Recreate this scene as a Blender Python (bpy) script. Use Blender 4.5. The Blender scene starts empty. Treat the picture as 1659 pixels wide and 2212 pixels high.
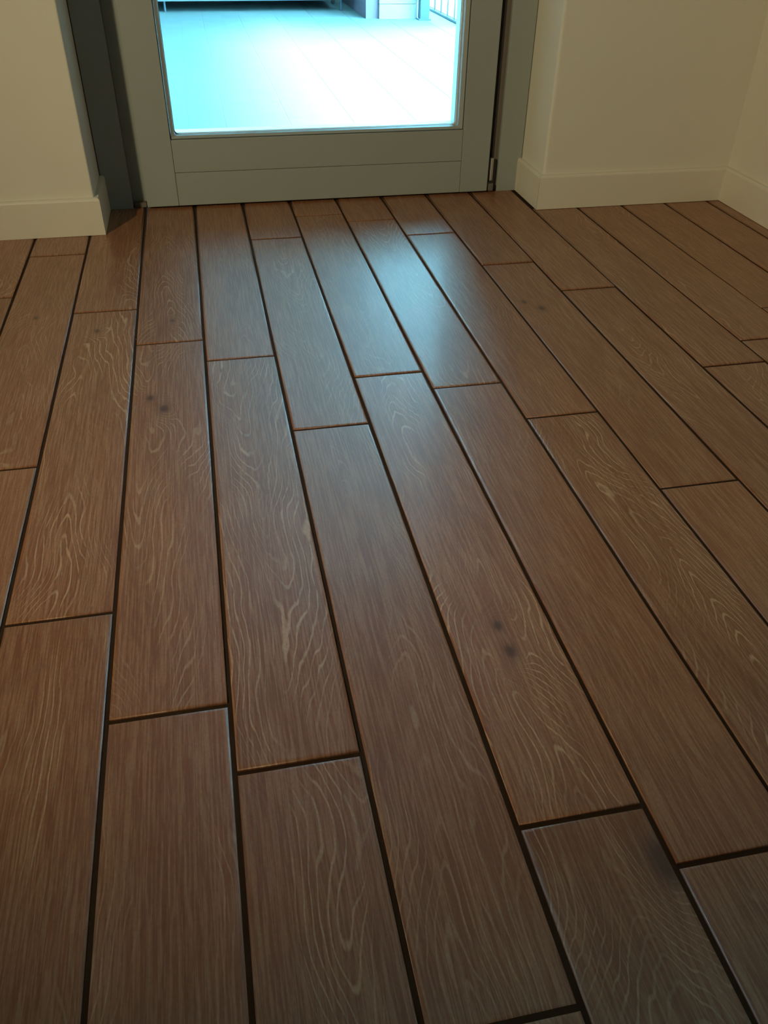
import bpy, bmesh, math, random
from mathutils import Matrix, Vector

S = bpy.context.scene
COL = S.collection

# ---------------------------------------------------------------- camera
cam = bpy.data.cameras.new('camera')
cam.sensor_fit = 'HORIZONTAL'
cam.sensor_width = 36.0
cam.lens = 1783.83 / 1659.0 * 36.0
cam.clip_start = 0.01
camo = bpy.data.objects.new('camera', cam)
COL.objects.link(camo)
yaw, pit, rol = 0.2117072, 0.6535835, 0.0164703
fw = Vector((math.sin(yaw) * math.cos(pit), math.cos(yaw) * math.cos(pit), -math.sin(pit)))
r0 = Vector((math.cos(yaw), -math.sin(yaw), 0))
u0 = r0.cross(fw)
rt = r0 * math.cos(rol) + u0 * math.sin(rol)
up = -r0 * math.sin(rol) + u0 * math.cos(rol)
M = Matrix((rt, up, -fw)).transposed().to_4x4()
M.translation = Vector((0.12904, 0.0, 0.55011))
camo.matrix_world = M
S.camera = camo

# ---------------------------------------------------------------- world, lights, exposure
wld = bpy.data.worlds.new('sky')
S.world = wld
wld.use_nodes = True
bg = wld.node_tree.nodes['Background']
bg.inputs['Color'].default_value = (0.25, 0.72, 1.0, 1)
bg.inputs['Strength'].default_value = 37.0

sun = bpy.data.lights.new('sun', 'SUN')
sun.energy = 15.0
sun.angle = math.radians(14)
sun.color = (1.0, 0.93, 0.84)
suno = bpy.data.objects.new('sun', sun)
COL.objects.link(suno)
suno.rotation_euler = Vector((-1.0, -0.05, -2.2)).to_track_quat('-Z', 'Y').to_euler()

lamp = bpy.data.lights.new('floor_lamp_light', 'SPOT')
lamp.energy = 82.0
lamp.color = (1.0, 0.84, 0.49)
lamp.spot_size = math.radians(76)
lamp.spot_blend = 1.0
lamp.shadow_soft_size = 0.035
lampo = bpy.data.objects.new('floor_lamp_light', lamp)
COL.objects.link(lampo)
LAMP_POS = Vector((-0.95, -0.10, 1.15))
AIM = Vector((0.72, 1.55, 0.18))
lampo.location = LAMP_POS
lampo.rotation_euler = (AIM - LAMP_POS).to_track_quat('-Z', 'Y').to_euler()

for px_ in (0.37,):                             # sampling guide for the sky in the glazed opening, gives no light
    por = bpy.data.lights.new('door_portal', 'AREA')
    por.shape = 'RECTANGLE'
    por.size = 0.62
    por.size_y = 1.85
    por.cycles.is_portal = True
    poro = bpy.data.objects.new('door_portal', por)
    COL.objects.link(poro)
    poro.location = (px_, 1.90, 1.02)
    poro.rotation_euler = (math.radians(-90), 0, 0)

S.view_settings.view_transform = 'Standard'
S.view_settings.look = 'None'
S.view_settings.gamma = 1.0
S.view_settings.use_curve_mapping = False
S.view_settings.exposure = 0.0

# ---------------------------------------------------------------- helpers
def bx(bm, x0, x1, y0, y1, z0, z1, bev=0.0, seg=2):
    vs = [bm.verts.new(p) for p in ((x0, y0, z0), (x1, y0, z0), (x1, y1, z0), (x0, y1, z0),
                                    (x0, y0, z1), (x1, y0, z1), (x1, y1, z1), (x0, y1, z1))]
    fs = [bm.faces.new([vs[i] for i in f]) for f in
          ((0, 3, 2, 1), (4, 5, 6, 7), (0, 1, 5, 4), (1, 2, 6, 5), (2, 3, 7, 6), (3, 0, 4, 7))]
    if bev:
        es = list({e for f in fs for e in f.edges})
        bmesh.ops.bevel(bm, geom=es, offset=bev, segments=seg, profile=0.6, affect='EDGES')
    return bm

def cyl(bm, p0, p1, r, n=16, r1=None):
    p0, p1 = Vector(p0), Vector(p1)
    d = p1 - p0
    m = Matrix.Translation((p0 + p1) / 2) @ d.to_track_quat('Z', 'Y').to_matrix().to_4x4()
    bmesh.ops.create_cone(bm, cap_ends=True, segments=n, radius1=r, radius2=r if r1 is None else r1,
                          depth=d.length, matrix=m)
    return bm

def ball(bm, p, r):
    bmesh.ops.create_uvsphere(bm, u_segments=14, v_segments=8, radius=r, matrix=Matrix.Translation(p))
    return bm

def obj(name, bm, m, parent=None, smooth=False):
    me = bpy.data.meshes.new(name)
    bmesh.ops.recalc_face_normals(bm, faces=bm.faces)
    bm.to_mesh(me)
    bm.free()
    if smooth:
        for p in me.polygons:
            p.use_smooth = True
    me.materials.append(m)
    o = bpy.data.objects.new(name, me)
    COL.objects.link(o)
    if parent:
        o.parent = parent
    return o

def nb():
    return bmesh.new()

def box(name, a, m, parent=None, bev=0.0):
    return obj(name, bx(nb(), *a, bev), m, parent)

def tag(o, label=None, cat=None, group=None, kind=None):
    for k, v in (('label', label), ('category', cat), ('group', group), ('kind', kind)):
        if v:
            o[k] = v
    return o

def empty(name, loc):
    o = bpy.data.objects.new(name, None)
    o.location = loc
    o.empty_display_size = 0.05
    COL.objects.link(o)
    return o

class NT:
    """tiny node-graph writer"""
    def __init__(s, name):
        s.m = bpy.data.materials.new(name)
        s.m.use_nodes = True
        s.t = s.m.node_tree
        s.b = s.t.nodes['Principled BSDF']
    def n(s, typ, **kw):
        nd = s.t.nodes.new(typ)
        for k, v in kw.items():
            setattr(nd, k, v)
        return nd
    def put(s, sock, v):
        if isinstance(v, bpy.types.NodeSocket):
            s.t.links.new(v, sock)
        else:
            sock.default_value = v
    def math(s, op, *a, clamp=False):
        nd = s.n('ShaderNodeMath', operation=op, use_clamp=clamp)
        for i, v in enumerate(a):
            s.put(nd.inputs[i], v)
        return nd.outputs[0]
    def noise(s, vec, scale, detail=2.0, rough=0.5, dist=0.0):
        nd = s.n('ShaderNodeTexNoise')
        s.put(nd.inputs['Vector'], vec)
        s.put(nd.inputs['Scale'], scale)
        s.put(nd.inputs['Detail'], detail)
        s.put(nd.inputs['Roughness'], rough)
        s.put(nd.inputs['Distortion'], dist)
        return nd.outputs['Fac']
    def xyz(s, x, y, z):
        nd = s.n('ShaderNodeCombineXYZ')
        for i, v in enumerate((x, y, z)):
            s.put(nd.inputs[i], v)
        return nd.outputs[0]
    def mix(s, f, a, b, mode='MIX'):
        nd = s.n('ShaderNodeMix', data_type='RGBA', blend_type=mode)
        s.put(nd.inputs[0], f)
        s.put(nd.inputs[6], a)
        s.put(nd.inputs[7], b)
        return nd.outputs[2]
    def ramp(s, f, lo, hi, a=0.0, b=1.0):
        nd = s.n('ShaderNodeMapRange', clamp=True, interpolation_type='SMOOTHSTEP')
        for i, v in enumerate((f, lo, hi, a, b)):
            s.put(nd.inputs[i], v)
        return nd.outputs[0]
    def bump(s, h, strength, dist):
        nd = s.n('ShaderNodeBump')
        s.put(nd.inputs['Height'], h)
        nd.inputs['Strength'].default_value = strength
        nd.inputs['Distance'].default_value = dist
        s.t.links.new(nd.outputs[0], s.b.inputs['Normal'])
    def coord(s, kind='Object'):
        return s.n('ShaderNodeTexCoord').outputs[kind]

def plain(name, c, rough=0.5, metal=0.0, var=0.06, scale=12.0, bump=0.0, bscale=200.0, spec=0.5):
    g = NT(name)
    co = g.coord()
    f = g.noise(co, scale, 4.0)
    d = tuple(v * (1 - var) for v in c[:3]) + (1,)
    l = tuple(min(1, v * (1 + var)) for v in c[:3]) + (1,)
    g.put(g.b.inputs['Base Color'], g.mix(f, d, l))
    g.b.inputs['Roughness'].default_value = rough
    g.b.inputs['Metallic'].default_value = metal
    g.b.inputs['Specular IOR Level'].default_value = spec
    if bump:
        g.bump(g.noise(co, bscale, 3.0), bump, 0.001)
    return g.m

def wood_tile():
    """brown wood-look porcelain: nested pale grain lines, pores, knots; driven by per-plank object values"""
    g = NT('wood_look_porcelain')
    co = g.coord()
    sp = g.n('ShaderNodeSeparateXYZ')
    g.put(sp.inputs[0], co)
    X, Y = sp.outputs[0], sp.outputs[1]
    at = g.n('ShaderNodeAttribute', attribute_type='OBJECT', attribute_name='grain')
    s1 = g.n('ShaderNodeSeparateXYZ')
    g.put(s1.inputs[0], at.outputs['Vector'])
    seed, cx, slope, tone = s1.outputs[0], s1.outputs[1], s1.outputs[2], at.outputs['Alpha']
    a2 = g.n('ShaderNodeAttribute', attribute_type='OBJECT', attribute_name='knot')
    s2 = g.n('ShaderNodeSeparateXYZ')
    g.put(s2.inputs[0], a2.outputs['Vector'])
    a3 = g.n('ShaderNodeAttribute', attribute_type='OBJECT', attribute_name='knot_two')
    s3 = g.n('ShaderNodeSeparateXYZ')
    g.put(s3.inputs[0], a3.outputs['Vector'])
    strength = a2.outputs['Alpha']
    def vec(sx, sy, k=1.0):
        return g.xyz(g.math('MULTIPLY', X, sx), g.math('MULTIPLY', Y, sy), g.math('MULTIPLY', seed, k))
    low = g.math('SUBTRACT', g.noise(vec(6, 5, 3.1), 1.0, 1.0), 0.5)
    wob = g.math('SUBTRACT', g.noise(vec(20, 4.5, 1.7), 1.0, 2.5, 0.5), 0.5)
    jit = g.math('SUBTRACT', g.noise(vec(90, 22, 2.3), 1.0, 2.0), 0.5)
    u = g.math('ADD', g.math('SUBTRACT', X, cx), g.math('MULTIPLY', low, 0.09))
    arch = g.math('SQRT', g.math('ADD', g.math('MULTIPLY', u, u), 0.00004))
    f = g.math('MULTIPLY', arch, 150.0)
    f = g.math('ADD', f, g.math('MULTIPLY', Y, slope))
    f = g.math('ADD', f, g.math('MULTIPLY', wob, 6.0))
    f = g.math('ADD', f, g.math('MULTIPLY', jit, 0.8))
    kd = []
    for s in (s2, s3):
        dx = g.math('SUBTRACT', X, s.outputs[0])
        dy = g.math('MULTIPLY', g.math('SUBTRACT', Y, s.outputs[1]), 0.62)
        d = g.math('SQRT', g.math('ADD', g.math('MULTIPLY', dx, dx), g.math('MULTIPLY', dy, dy)))
        q = g.math('DIVIDE', d, s.outputs[2])
        kd.append(q)
        bmp = g.math('MULTIPLY', g.math('EXPONENT', g.math('MULTIPLY', g.math('MULTIPLY', q, q), -0.10)), 6.0)
        f = g.math('ADD', f, bmp)
    fr = g.math('FRACT', f)
    tri = g.math('ABSOLUTE', g.math('SUBTRACT', fr, 0.5))
    line = g.ramp(tri, 0.15, 0.03)
    band = g.ramp(tri, 0.5, 0.15)
    mod = g.ramp(g.noise(vec(22, 5, 4.3), 1.0, 2.0), 0.40, 0.62)
    broken = g.ramp(g.noise(vec(260, 40, 5.9), 1.0, 2.0), 0.26, 0.46)
    line = g.math('MULTIPLY', g.math('MULTIPLY', line, mod), g.math('MULTIPLY', broken, strength))
    pores = g.ramp(g.noise(vec(560, 16, 7.7), 1.0, 3.0, 0.66), 0.42, 0.62)
    cloud = g.noise(vec(16, 4, 8.8), 1.0, 3.0, 0.6)
    grit = g.noise(vec(500, 320, 9.1), 1.0, 2.0)
    c = g.mix(cloud, (0.200, 0.068, 0.026, 1), (0.355, 0.138, 0.060, 1))
    c = g.mix(g.math('MULTIPLY', band, g.math('MULTIPLY', strength, 0.45)), c, (0.170, 0.062, 0.026, 1))
    c = g.mix(g.math('MULTIPLY', pores, 0.50), c, (0.50, 0.27, 0.15, 1))
    c = g.mix(g.math('MULTIPLY', line, 0.75), c, (0.62, 0.40, 0.24, 1))
    c = g.mix(g.math('MULTIPLY', g.ramp(grit, 0.35, 0.7), 0.22), c, (0.13, 0.052, 0.024, 1))
    for q in kd:
        k = g.math('ADD', g.ramp(q, 1.5, 0.35, 0.0, 0.62), g.ramp(q, 3.0, 0.9, 0.0, 0.30))
        c = g.mix(k, c, (0.085, 0.030, 0.013, 1))
    hsv = g.n('ShaderNodeHueSaturation')
    g.put(hsv.inputs['Color'], c)
    g.put(hsv.inputs['Value'], tone)
    g.put(g.b.inputs['Base Color'], hsv.outputs[0])
    g.put(g.b.inputs['Roughness'], 0.41)
    g.b.inputs['Specular IOR Level'].default_value = 0.66
    g.b.inputs['Coat Weight'].default_value = 0.13
    g.put(g.b.inputs['Coat Roughness'], g.math('ADD', 0.13, g.math('MULTIPLY', grit, 0.06)))
    h = g.math('ADD', g.math('MULTIPLY', pores, 0.5), g.math('MULTIPLY', line, 0.8))
    h = g.math('ADD', h, g.math('MULTIPLY', cloud, 0.6))
    g.bump(h, 0.12, 0.0006)
    return g.m

def glass_mat():
    g = NT('clear_glass')
    t = g.t
    t.nodes.remove(g.b)
    out = t.nodes['Material Output']
    tr = g.n('ShaderNodeBsdfTransparent')
    tr.inputs[0].default_value = (0.93, 0.97, 0.96, 1)
    gl = g.n('ShaderNodeBsdfGlossy')
    gl.inputs['Roughness'].default_value = 0.01
    fr = g.n('ShaderNodeFresnel')
    fr.inputs[0].default_value = 1.45
    mx = g.n('ShaderNodeMixShader')
    t.links.new(fr.outputs[0], mx.inputs[0])
    t.links.new(tr.outputs[0], mx.inputs[1])
    t.links.new(gl.outputs[0], mx.inputs[2])
    t.links.new(mx.outputs[0], out.inputs[0])
    return g.m

WOOD = wood_tile()
GLASS = glass_mat()
GROUT = plain('dark_brown_grout', (0.040, 0.020, 0.011), 0.95, bump=0.4, bscale=900, spec=0.12)
WALL = plain('cream_wall_paint', (0.74, 0.71, 0.62), 0.85, var=0.03, scale=5, bump=0.12, bscale=350)
CEIL = plain('warm_ceiling_paint', (0.52, 0.43, 0.33), 0.9, var=0.02)  # ceiling tone lowered from white to weaken daylight bounce
BASE = plain('cream_baseboard_lacquer', (0.74, 0.70, 0.60), 0.38, var=0.02)
PAINT = plain('pale_grey_door_lacquer', (0.335, 0.365, 0.345), 0.45, var=0.03, scale=8)
GASK = plain('grey_brown_seal_strip', (0.17, 0.14, 0.12), 0.7)
SEAL = plain('white_silicone_seal', (0.70, 0.72, 0.74), 0.4)
DARK = plain('dark_rubber_seal', (0.03, 0.028, 0.025), 0.7)
STEEL = plain('satin_steel', (0.60, 0.60, 0.58), 0.3, 1.0)
DULL = plain('dull_zinc', (0.25, 0.23, 0.21), 0.5, 0.6)
TTILE = plain('pale_terrace_porcelain', (0.175, 0.23, 0.225), 0.65, var=0.10, scale=9)
TGROUT = plain('grey_terrace_grout', (0.36, 0.36, 0.35), 0.9)
RENDER = plain('pale_exterior_render', (0.36, 0.365, 0.36), 0.85, bump=0.3, bscale=120)
PILLAR = plain('mauve_grey_render', (0.20, 0.15, 0.19), 0.8)
METAL = plain('blue_grey_painted_metal', (0.08, 0.12, 0.15), 0.4, 0.3)
WICKER = plain('dark_grey_resin', (0.16, 0.19, 0.22), 0.6)
CUSH = plain('grey_outdoor_fabric', (0.22, 0.24, 0.26), 0.9, bump=0.3, bscale=400)

# ---------------------------------------------------------------- room shell
XR, XL, YB = 1.2372, -1.75, -1.75        # right wall, left wall, rear wall faces
YWL, YWR = 1.668, 1.680                  # front wall face left and right of the door
RL, RR = -0.0800, 0.8158                 # reveals of the door recess
YF = 1.812                               # face of the fixed door frame
HC = 2.50
HD = 2.12

floor = box('floor', (XL, XR, YB, 1.93, -0.05, -0.0016), GROUT)
tag(floor, 'dark brown grouted bed under the wood-look planks', kind='structure')

def prism(name, pts, z0, z1, m, parent=None, rnd=None, rr=0.006):
    """vertical prism with a plan outline; corner indices in rnd get a small rounded arris"""
    out = []
    n = len(pts)
    for i, p in enumerate(pts):
        if rnd and i in rnd:
            a, b, c = Vector(pts[i - 1]), Vector(p), Vector(pts[(i + 1) % n])
            d1, d2 = (a - b).normalized(), (c - b).normalized()
            for k in range(5):
                t = k / 4
                q0, q1 = b + d1 * rr, b + d2 * rr
                out.append(tuple(q0 * (1 - t) ** 2 + b * 2 * t * (1 - t) + q1 * t * t))
        else:
            out.append(p)
    bm = nb()
    lo = [bm.verts.new((x, y, z0)) for x, y in out]
    hi = [bm.verts.new((x, y, z1)) for x, y in out]
    bm.faces.new(lo)
    bm.faces.new(hi)
    for i in range(len(out)):
        j = (i + 1) % len(out)
        bm.faces.new((lo[i], lo[j], hi[j], hi[i]))
    return obj(name, bm, m, parent)

wl = prism('wall_front', [(XL - .1, YWL), (RL, YWL), (RL, 1.93), (XL - .1, 1.93)], -0.05, HC, WALL, rnd=[1], rr=0.004)
tag(wl, 'cream wall left of the glazed door', kind='structure')
wr = prism('wall_front', [(RR, YWR), (XR + .1, YWR), (XR + .1, 1.93), (RR, 1.93)], -0.05, HC, WALL, rnd=[0], rr=0.007)
tag(wr, 'cream wall right of the glazed door', kind='structure')
tag(box('wall_front', (RL, RR, YWL + .003, 1.93, HD, HC), WALL), 'cream wall above the glazed door', kind='structure')
tag(box('wall_right', (XR, XR + .1, YB, YWR, -0.05, HC), WALL), 'cream side wall at right', kind='structure')
TAUPE = plain('bounce_absorbing_taupe', (0.14, 0.105, 0.08), 0.85, var=0.03, scale=5, bump=0.12, bscale=350)  # unseen walls darkened so daylight bounce doesn't wash out the floor
tag(box('wall_left', (XL - .1, XL, YB, YWL, -0.05, HC), TAUPE), 'side wall far left, outside the picture, darkened taupe to absorb daylight bounce', kind='structure')
tag(box('wall_rear', (XL - .1, XR + .1, YB - .1, YB, -0.05, HC), TAUPE), 'wall behind the viewer, darkened taupe to absorb daylight bounce', kind='structure')
tag(box('ceiling', (XL - .1, XR + .1, YB - .1, 1.93, HC, HC + .1), CEIL), 'unseen ceiling, toned down to beige to weaken daylight bounce', kind='structure')

# baseboards: profile swept along a straight run, mitred ends
def baseboard(name, p0, p1, nrm, m0, m1, label, T=0.0100, H=0.0690):
    """p0->p1 on the wall face, nrm towards the room; m0/m1 = -1 outer, +1 inner mitre, 0 square"""
    p0, p1, nrm = Vector(p0), Vector(p1), Vector(nrm)
    d = (p1 - p0).normalized()
    prof = [(0, 0.0008), (T, 0.0008), (T, H - 0.0048), (T - 0.0008, H - 0.0022), (T - 0.0026, H - 0.0004), (T - 0.004, H), (0, H)]
    bm = nb()
    A, B = [], []
    for t, z in prof:
        a = p0 + nrm * t + d * (t * m0)
        b = p1 + nrm * t - d * (t * m1)
        A.append(bm.verts.new((a.x, a.y, z)))
        B.append(bm.verts.new((b.x, b.y, z)))
    bm.faces.new(A)
    bm.faces.new(B)
    for i in range(len(prof)):
        j = (i + 1) % len(prof)
        bm.faces.new((A[i], A[j], B[j], B[i]))
    o = obj(name, bm, BASE)
    tag(o, label, kind='structure')
    return o

baseboard('baseboard_front', (XL, YWL), (RL - .0002, YWL), (0, -1), 1, -1, 'cream baseboard along the wall left of the door')
baseboard('baseboard_front', (RL, YWL + .0004), (RL, YF), (1, 0), -1, 0, 'short cream baseboard return in the recess at left')
baseboard('baseboard_front', (RR, YF), (RR, YWR + .0004), (-1, 0), 0, -1, 'short cream baseboard return in the recess at right')
baseboard('baseboard_front', (RR + .0002, YWR), (XR, YWR), (0, -1), -1, 1, 'cream baseboard along the wall right of the door')
baseboard('baseboard_right', (XR, YWR), (XR, YB), (-1, 0), 1, 1, 'cream baseboard along the right side wall')
baseboard('baseboard_rear', (XR, YB), (XL, YB), (0, 1), 1, 1, 'cream baseboard on the rear wall')
baseboard('baseboard_left', (XL, YB), (XL, YWL), (1, 0), 1, 1, 'cream baseboard on the far left wall')

# ---------------------------------------------------------------- floor planks
random.seed(7)
PW, PL, J = 0.100, 0.7003, 0.0040
TOP = {-2: 1.380, -1: 1.563, 0: 1.298, 1: 1.167, 2: 1.098, 3: 0.889, 4: 1.012, 5: 0.962, 6: 0.864, 7: 0.688,
       8: 1.254, 9: 0.955, 10: 1.024, 11: 1.13, 12: 1.20, 13: 1.00}
# per visible plank: (column, step) -> centre, slope, line strength, tone, knots
SPEC = {
    (0, 0): (0.035, 16, 0.95, 1.00, [(0.042, -0.073, 0.0040)]),
    (0, 1): (0.010, 2, 0.95, 0.96, []),
    (0, -1): (0.085, 26, 0.75, 0.98, []),
    (-1, 0): (0.05, 16, 0.55, 0.98, [(0.046, -0.274, 0.0030)]),
    (1, 0): (0.030, -24, 0.70, 0.98, [(0.025, -0.165, 0.0042), (0.043, -0.196, 0.0055)]),
    (1, -1): (0.045, 34, 0.85, 0.98, [(0.054, -0.624, 0.0030)]),
    (1, 1): (0.100, 4, 0.55, 0.95, []),
    (2, 0): (0.055, -20, 0.90, 0.98, []),
    (2, 1): (0.078, -30, 0.85, 0.92, []),
    (2, -1): (0.06, 20, 0.35, 1.02, []),
    (3, -1): (0.05, -26, 0.55, 1.03, []),
    (3, 0): (0.045, 18, 0.55, 0.95, []),
    (4, -1): (0.05, -22, 0.40, 1.02, []),
    (4, 0): (0.050, 26, 0.90, 1.14, [(0.049, -0.500, 0.0038), (0.0505, -0.533, 0.0046)]),
    (4, 1): (0.060, 34, 0.75, 0.92, [(0.096, -0.045, 0.0120)]),
    (5, -1): (0.07, -28, 0.80, 1.0, []),
    (5, 0): (0.04, 6, 0.25, 1.02, []),
    (6, -1): (0.03, 18, 0.35, 0.98, []),
    (6, 0): (0.055, 32, 1.00, 1.00, []),
    (7, -1): (0.05, 8, 0.25, 0.96, [(0.0213, -0.170, 0.0042), (0.0417, -0.198, 0.0055)]),
    (7, 0): (0.05, 10, 0.30, 1.05, []),
    (8, 0): (0.04, -26, 0.70, 0.97, []),
    (9, 0): (0.05, -20, 0.70, 1.0, []),
}
def plank_geometry(x0, x1, y0, y1, ex=(1, 1), ey=(1, 1)):
    """one plank with gently pillowed edges; ex/ey = 0 where the plank is cut square at a wall"""
    b = nb()
    rings = ((0.0, -0.0076), (0.0, -0.0010), (0.0006, -0.0005), (0.0015, -0.00018), (0.0027, 0.0))
    prev = None
    for t, z in rings:
        v = [b.verts.new(p) for p in ((x0 + t * ex[0], y0 + t * ey[0], z), (x1 - t * ex[1], y0 + t * ey[0], z),
                                      (x1 - t * ex[1], y1 - t * ey[1], z), (x0 + t * ex[0], y1 - t * ey[1], z))]
        if prev:
            for k in range(4):
                f = b.faces.new((prev[k], prev[(k + 1) % 4], v[(k + 1) % 4], v[k]))
                f.smooth = t > 0
        prev = v
    b.faces.new(prev)
    me = bpy.data.meshes.new('plank')
    b.to_mesh(me)
    b.free()
    me.materials.append(WOOD)
    return me

plank_mesh = plank_geometry(J / 2, PW - J / 2, -PL + J / 2, -J / 2)

for c in range(-12, 14):
    x = (c - 1) * PW
    top = TOP.get(c)
    if top is None:
        top = 0.6 + random.random() * 0.7
    YE = 1.826 if 0 <= c <= 8 else (YWR if c > 8 else YWL)
    for j in range(-2, 3):
        v = top - j * PL
        if v - PL > YE - 0.03 or v < -0.55:
            continue
        xa, xb, ya, yb = J / 2, PW - J / 2, -PL + J / 2, -J / 2
        clip, ex, ey = False, (1, 1), (1, 1)
        if v > YE - 0.03:
            yb = YE - v
            ey = (1, 0)
            clip = True
        if x + PW > XR:
            xb = XR - 0.002 - x
            ex = (1, 0)
            clip = True
        if xb - xa < 0.004:
            continue
        o = bpy.data.objects.new('plank', plank_geometry(xa, xb, ya, yb, ex, ey) if clip else plank_mesh)
        COL.objects.link(o)
        o.parent = floor
        o.location = (x, v, random.uniform(-0.00025, 0.00025))
        o.rotation_euler = (random.uniform(-.0014, .0014), random.uniform(-.0030, .0030), 0)
        sp = SPEC.get((c, j))
        if sp is None:
            sp = (random.uniform(0.01, 0.09), random.choice((-1, 1)) * random.uniform(4, 28),
                  random.uniform(0.25, 0.75), random.uniform(0.93, 1.04), [])
        k = sp[4]
        o['grain'] = [random.uniform(1, 60), sp[0], float(sp[1]), float(sp[3])]
        o['knot'] = [k[0][0], k[0][1], k[0][2], sp[2]] if k else [-1.0, 5.0, 0.004, float(sp[2])]
        o['knot_two'] = [k[1][0], k[1][1], k[1][2]] if len(k) > 1 else [-1.0, 5.0, 0.004]

# ---------------------------------------------------------------- glazed door
def ring(bm, x0, x1, z0, z1, ix0, ix1, iz0, iz1, r, yo, yi, yb, n=6):
    """picture-frame bead: outer rectangle at depth yo, inner rounded rectangle at yi, back at yb"""
    def loop(a0, a1, b0, b1, rad, y):
        vs = []
        for cxx, czz, a in ((a1 - rad, b0 + rad, -90), (a1 - rad, b1 - rad, 0), (a0 + rad, b1 - rad, 90), (a0 + rad, b0 + rad, 180)):
            for k in range(n + 1):
                t = math.radians(a + 90 * k / n)
                vs.append(bm.verts.new((cxx + rad * math.cos(t), y, czz + rad * math.sin(t))))
        return vs
    L = [loop(x0, x1, z0, z1, 0.0006, yb), loop(x0, x1, z0, z1, 0.0006, yo),
         loop(ix0, ix1, iz0, iz1, r, yi), loop(ix0, ix1, iz0, iz1, r, yb)]
    for q in range(4):
        A, B = L[q], L[(q + 1) % 4]
        for i in range(len(A)):
            j = (i + 1) % len(A)
            bm.faces.new((A[i], A[j], B[j], B[i]))
    return bm

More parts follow.
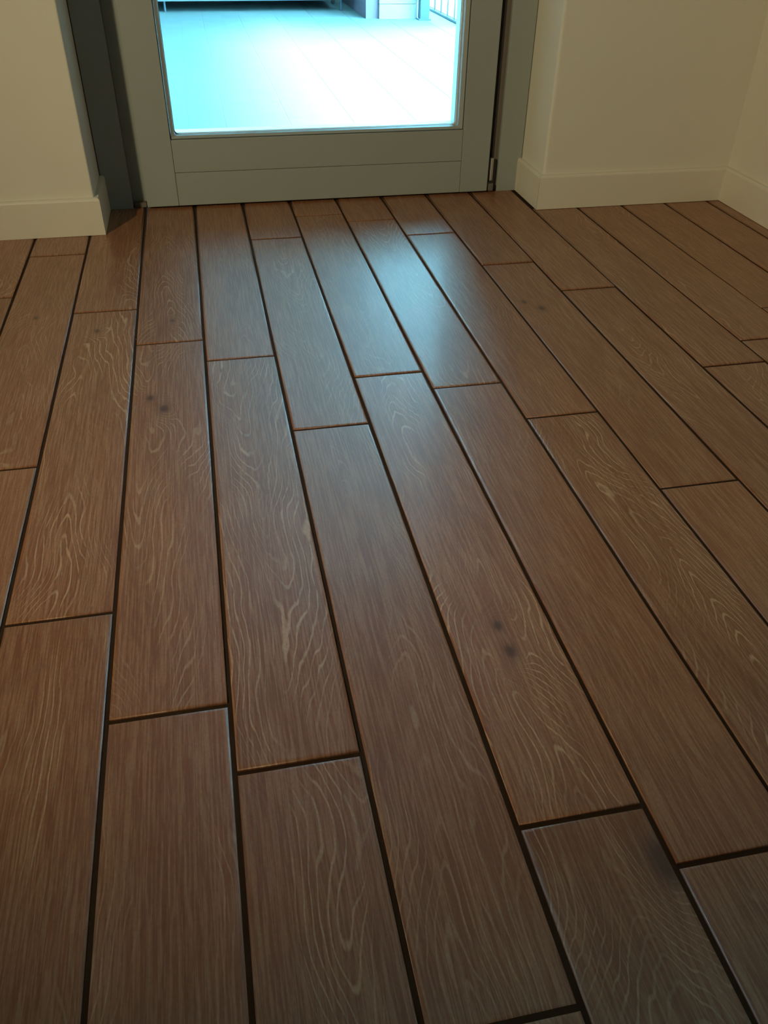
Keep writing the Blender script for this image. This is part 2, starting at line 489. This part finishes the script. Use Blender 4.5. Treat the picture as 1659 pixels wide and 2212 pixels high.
def build_door(dname, dx, dlabel):
    door = tag(empty(dname, (0.37 + dx, 1.81, 0.0)), dlabel, kind='structure')
    door_inv = Matrix.Translation((-0.37, -1.81, 0))
    def dpart(name, bm, m, parent=None, smooth=False):
        """part built in world metres, parented to the door (or to one of its parts)"""
        bm.transform(door_inv)
        return obj(name, bm, m, parent or door, smooth)

    LX0, LX1, LZ0, LZ1 = 0.0055, 0.7370, 0.0048, 2.05
    YL0, YL1 = 1.802, 1.864
    SX0, SX1 = 0.0700, 0.6740              # inner edges of the stiles
    RZ = 0.1325                            # top of the bottom rail
    RT = 1.95
    # fixed frame
    dpart('frame_post', bx(nb(), RL + .0015, -0.0240, YF, 1.905, 0.0, HD - .001, .0012), PAINT)
    dpart('frame_post', bx(nb(), 0.7625, RR - .0015, YF, 1.905, 0.0, HD - .001, .0012), PAINT)
    dpart('frame_head', bx(nb(), -0.0240, 0.7625, YF, 1.905, 2.062, HD - .001, .0012), PAINT)
    dpart('frame_rebate', bx(nb(), -0.0238, 0.0035, 1.832, 1.905, 0.0, 2.06, .0005), PAINT)
    dpart('frame_rebate', bx(nb(), 0.7490, 0.7623, 1.821, 1.905, 0.0, 2.06, .0005), GASK)
    dpart('sill_plug', bx(nb(), -0.0215, 0.0030, 1.818, 1.832, 0.0004, 0.0095, .0006), GASK)
    dpart('threshold', bx(nb(), 0.0036, 0.7488, 1.868, 1.905, -0.0016, 0.030, .001), DULL)
    dpart('sealing_strip', bx(nb(), 0.0038, 0.7486, 1.8245, 1.866, -0.0016, 0.0030, .0004), DARK)
    dpart('sealing_strip', bx(nb(), 0.7385, 0.7488, 1.842, 1.856, 0.03, 2.06), DARK)
    dpart('wall_joint', bx(nb(), RL - .0006, RL + .0014, YF + .004, 1.90, 0.0, HD - .004), DARK)
    dpart('wall_joint', bx(nb(), RR - .0014, RR + .0006, YF + .004, 1.90, 0.0, HD - .004), DARK)
    # moving leaf
    g_ = 0.0006
    dpart('stile', bx(nb(), LX0, SX0 - g_, YL0, YL1, LZ0, LZ1, .0011), PAINT)
    dpart('stile', bx(nb(), SX1 + g_, LX1, YL0, YL1, LZ0, LZ1, .0011), PAINT)
    dpart('bottom_rail', bx(nb(), SX0, SX1, YL0 + .0003, YL1, LZ0, 0.0695, .0009), PAINT)
    dpart('bottom_rail', bx(nb(), SX0, SX1, YL0 + .0003, YL1, 0.0703, RZ, .0009), PAINT)
    dpart('top_rail', bx(nb(), SX0, SX1, YL0 + .0003, YL1, RT, LZ1, .0009), PAINT)

    dpart('glazing_bead', ring(nb(), SX0 + .0016, SX1 - .0014, RZ + .0016, RT - .0014,
                               SX0 + .0080, SX1 - .0095, RZ + .0062, RT - .009, .006, YL0 + .0035, YL0 + .0075, YL0 + .022), PAINT)
    dpart('glass_seal', ring(nb(), SX0 + .0014, SX1 - .0012, RZ + .0014, RT - .0012,
                             SX0 + .0092, SX1 - .0120, RZ + .0068, RT - .011, .009, YL0 + .0225, YL0 + .0235, YL0 + .0265), SEAL)
    dpart('glass_pane', bx(nb(), SX0 + .002, SX1 - .002, YL0 + .0268, YL0 + .0308, RZ + .002, RT - .002), GLASS)
    dpart('outer_glazing_frame', ring(nb(), SX0 + .0004, SX1 - .0004, RZ + .0004, RT - .0004,
                                      SX0 + .0080, SX1 - .0120, RZ + .0068, RT - .009, .0012, YL1 - .002, YL1 - .002, YL0 + .0312), SEAL)
    hb = nb()
    cyl(hb, (0.7445, 1.805, 0.0270), (0.7445, 1.805, 0.0735), 0.0040, 20)
    hinge = dpart('hinge', hb, STEEL, smooth=False)
    pb2 = nb()
    cyl(pb2, (0.7445, 1.805, 0.0215), (0.7445, 1.805, 0.0262), 0.0026, 14)
    dpart('hinge_pin', pb2, DARK, hinge)
    dpart('hinge_block', bx(nb(), 0.7400, 0.7505, 1.800, 1.822, 0.0050, 0.0205, .0014), DULL, hinge)
    dpart('hinge_leaf', bx(nb(), 0.7400, 0.7415, 1.804, 1.840, 0.027, 0.0735, .0003), DARK, hinge)
    hd = nb()
    bx(hd, 0.024, 0.050, YL0 - .006, YL0, 0.93, 1.10, .002)
    cyl(hd, (0.037, YL0 - .004, 1.03), (0.037, YL0 - .045, 1.03), 0.008, 14)
    bx(hd, 0.030, 0.150, YL0 - .052, YL0 - .040, 1.022, 1.038, .004)
    dpart('door_handle', hd, STEEL)

build_door('door_1', 0.0, 'pale grey framed glazed door to the terrace')

# ---------------------------------------------------------------- terrace
ZT = -0.02
ter = tag(box('terrace_floor', (-0.30, 1.62, 1.93, 5.90, -0.12, ZT - 0.0012), TGROUT), 'pale tiled terrace floor beyond the door', kind='structure')
TW, TL = 0.1867, 0.3760
tb = nb()
bx(tb, .0008, TW - .0008, .0008, TL - .0008, -0.008, 0.0)
es = [e for e in tb.edges if all(abs(v.co.z) < 1e-6 for v in e.verts)]
bmesh.ops.bevel(tb, geom=es, offset=0.0006, segments=1, affect='EDGES')
bmesh.ops.recalc_face_normals(tb, faces=tb.faces)
tile_mesh = bpy.data.meshes.new('tile')
tb.to_mesh(tile_mesh)
tb.free()
tile_mesh.materials.append(TTILE)
for i in range(-3, 7):
    x = 0.2040 + i * TW
    y0 = 2.906 if i % 2 == 0 else 2.680
    for k in range(-3, 9):
        y = y0 + k * TL
        if y < 1.94 or y + TL > 5.9:
            continue
        o = bpy.data.objects.new('tile', tile_mesh)
        COL.objects.link(o)
        o.parent = ter
        o.location = (x, y, ZT)

# house front outside, unseen side wall and overhead slab added for shade, far wall
tag(box('terrace_wall', (-0.22, -0.14, 1.93, 6.0, -0.12, 1.45), RENDER), 'unseen pale rendered wall, set close at left to darken the terrace', kind='structure')  # out of view, brought close to keep the left terrace dark
bw = tag(empty('terrace_wall', (0.5, 5.82, 0)), 'pale rendered wall across the far end of the terrace', kind='structure')
def wpart(name, a, m, bev=0.0):
    bm = bx(nb(), *a, bev)
    bm.transform(Matrix.Translation((-0.5, -5.82, 0)))
    return obj(name, bm, m, bw)
wpart('wall_slab', (-0.22, 1.10, 5.76, 5.95, -0.12, 1.45), RENDER)
# nearer stretch beside the pillar, in courses with a thin joint
wpart('wall_course', (1.097, 1.295, 4.815, 5.76, -0.12, 0.0445), RENDER, .001)
wpart('wall_course', (1.097, 1.295, 4.817, 5.76, 0.0465, 0.40), RENDER, .001)
pl = tag(box('terrace_pillar', (1.030, 1.0955, 4.838, 5.76, ZT - .002, 1.45), PILLAR, bev=.002), 'dark mauve grey pillar at the far end of the terrace', kind='structure')
tag(prism('sky_blocker_canopy', [(-0.22, 1.93), (1.02, 1.93), (1.02, 6.0), (-0.22, 6.0)], 1.45, 1.53, RENDER), 'unseen pale canopy, added over the terrace to block sky and sun', kind='structure')  # out of view, edge set by which sky and sun it blocks

# railing
rl = empty('railing', (1.449, 4.75, ZT))
tag(rl, 'blue grey metal terrace railing with thin upright bars, seen through the glass at right', 'railing')
def rpart(name, bm, m=METAL):
    bm.transform(Matrix.Translation((-1.449, -4.75, -ZT)))
    return obj(name, bm, m, rl)
rpart('post', bx(nb(), 1.296, 1.345, 4.752, 4.80, ZT, 0.98, .003))
rpart('post_foot', bx(nb(), 1.288, 1.353, 4.744, 4.808, ZT, ZT + .006, .001))
rpart('bottom_bar', bx(nb(), 1.443, 1.455, 1.99, 5.20, ZT + .003, ZT + .012, .001))
rpart('top_bar', bx(nb(), 1.438, 1.460, 1.99, 5.20, 0.93, 0.95, .002))
for k in range(24):
    y = 5.1795 - k * 0.1325
    b = nb()
    cyl(b, (1.449, y, ZT + .011), (1.449, y, 0.931), 0.0032, 8)
    rpart('bar', b)
tag(box('terrace_kerb', (1.475, 1.60, 1.95, 5.6, -0.10, -0.012), RENDER, bev=.003), 'pale kerb outside the railing', kind='structure')
tag(box('ground', (-14, 18, 1.95, 30, -3.1, -3.0), RENDER), 'pale ground below the terrace', kind='structure')
nbw = tag(box('neighbouring_building', (1.95, 4.2, 4.45, 9.2, -3.0, 3.6), RENDER), 'pale building beyond the railing, enlarged to dim the sky', 'building')  # placed and sized to dim the reflected sky and shade the far terrace

# low daybed at the far end
bed = empty('outdoor_daybed', (0.45, 5.40, ZT))
tag(bed, 'low dark outdoor daybed on thin legs at the far end of the terrace', 'daybed')
def bpart(name, bm, m, parent=None, smooth=False):
    bm.transform(Matrix.Translation((-0.45, -5.40, -ZT)))
    return obj(name, bm, m, parent or bed, smooth)
bpart('frame', bx(nb(), -0.12, 0.930, 5.16, 5.70, 0.030, 0.075, .004), WICKER)
bpart('side_rail', bx(nb(), 0.930, 1.027, 5.16, 5.19, 0.033, 0.050, .002), METAL)
bpart('cushion', bx(nb(), -0.11, 0.920, 5.17, 5.69, 0.075, 0.17, .02, 3), CUSH)
for x, y in ((0.9555, 5.07), (0.02, 5.20), (0.02, 5.66), (0.90, 5.66)):
    b = nb()
    cyl(b, (x, y if y > 5.1 else 5.175, ZT), (x, y if y > 5.1 else 5.175, 0.034), 0.006, 10)
    bpart('leg', b, METAL)
w_ = nb()
ball(w_, (0.915, 5.20, 0.018), 0.011)
cyl(w_, (0.915, 5.20, 0.02), (0.915, 5.20, 0.034), 0.004, 8)
bpart('caster', w_, DARK, smooth=True)

# ---------------------------------------------------------------- floor lamp (out of frame, behind the viewer's left)
fx = empty('floor_lamp', (LAMP_POS.x, LAMP_POS.y, 0.0))
tag(fx, 'slim floor lamp with a beige directional head', 'lamp')
def fpart(name, bm, m):
    bm.transform(Matrix.Translation((-LAMP_POS.x, -LAMP_POS.y, 0)))
    return obj(name, bm, m, fx)
aim = (AIM - LAMP_POS).normalized()
bk = LAMP_POS - aim * 0.11
fpart('base', cyl(nb(), (bk.x, bk.y, 0.0005), (bk.x, bk.y, 0.015), 0.10, 32, 0.095), STEEL)
fpart('pole', cyl(nb(), (bk.x, bk.y, 0.014), tuple(bk), 0.007, 12), STEEL)
fpart('lamp_head', cyl(nb(), tuple(LAMP_POS - aim * 0.13), tuple(LAMP_POS - aim * 0.045), 0.034, 24, 0.045), CEIL)
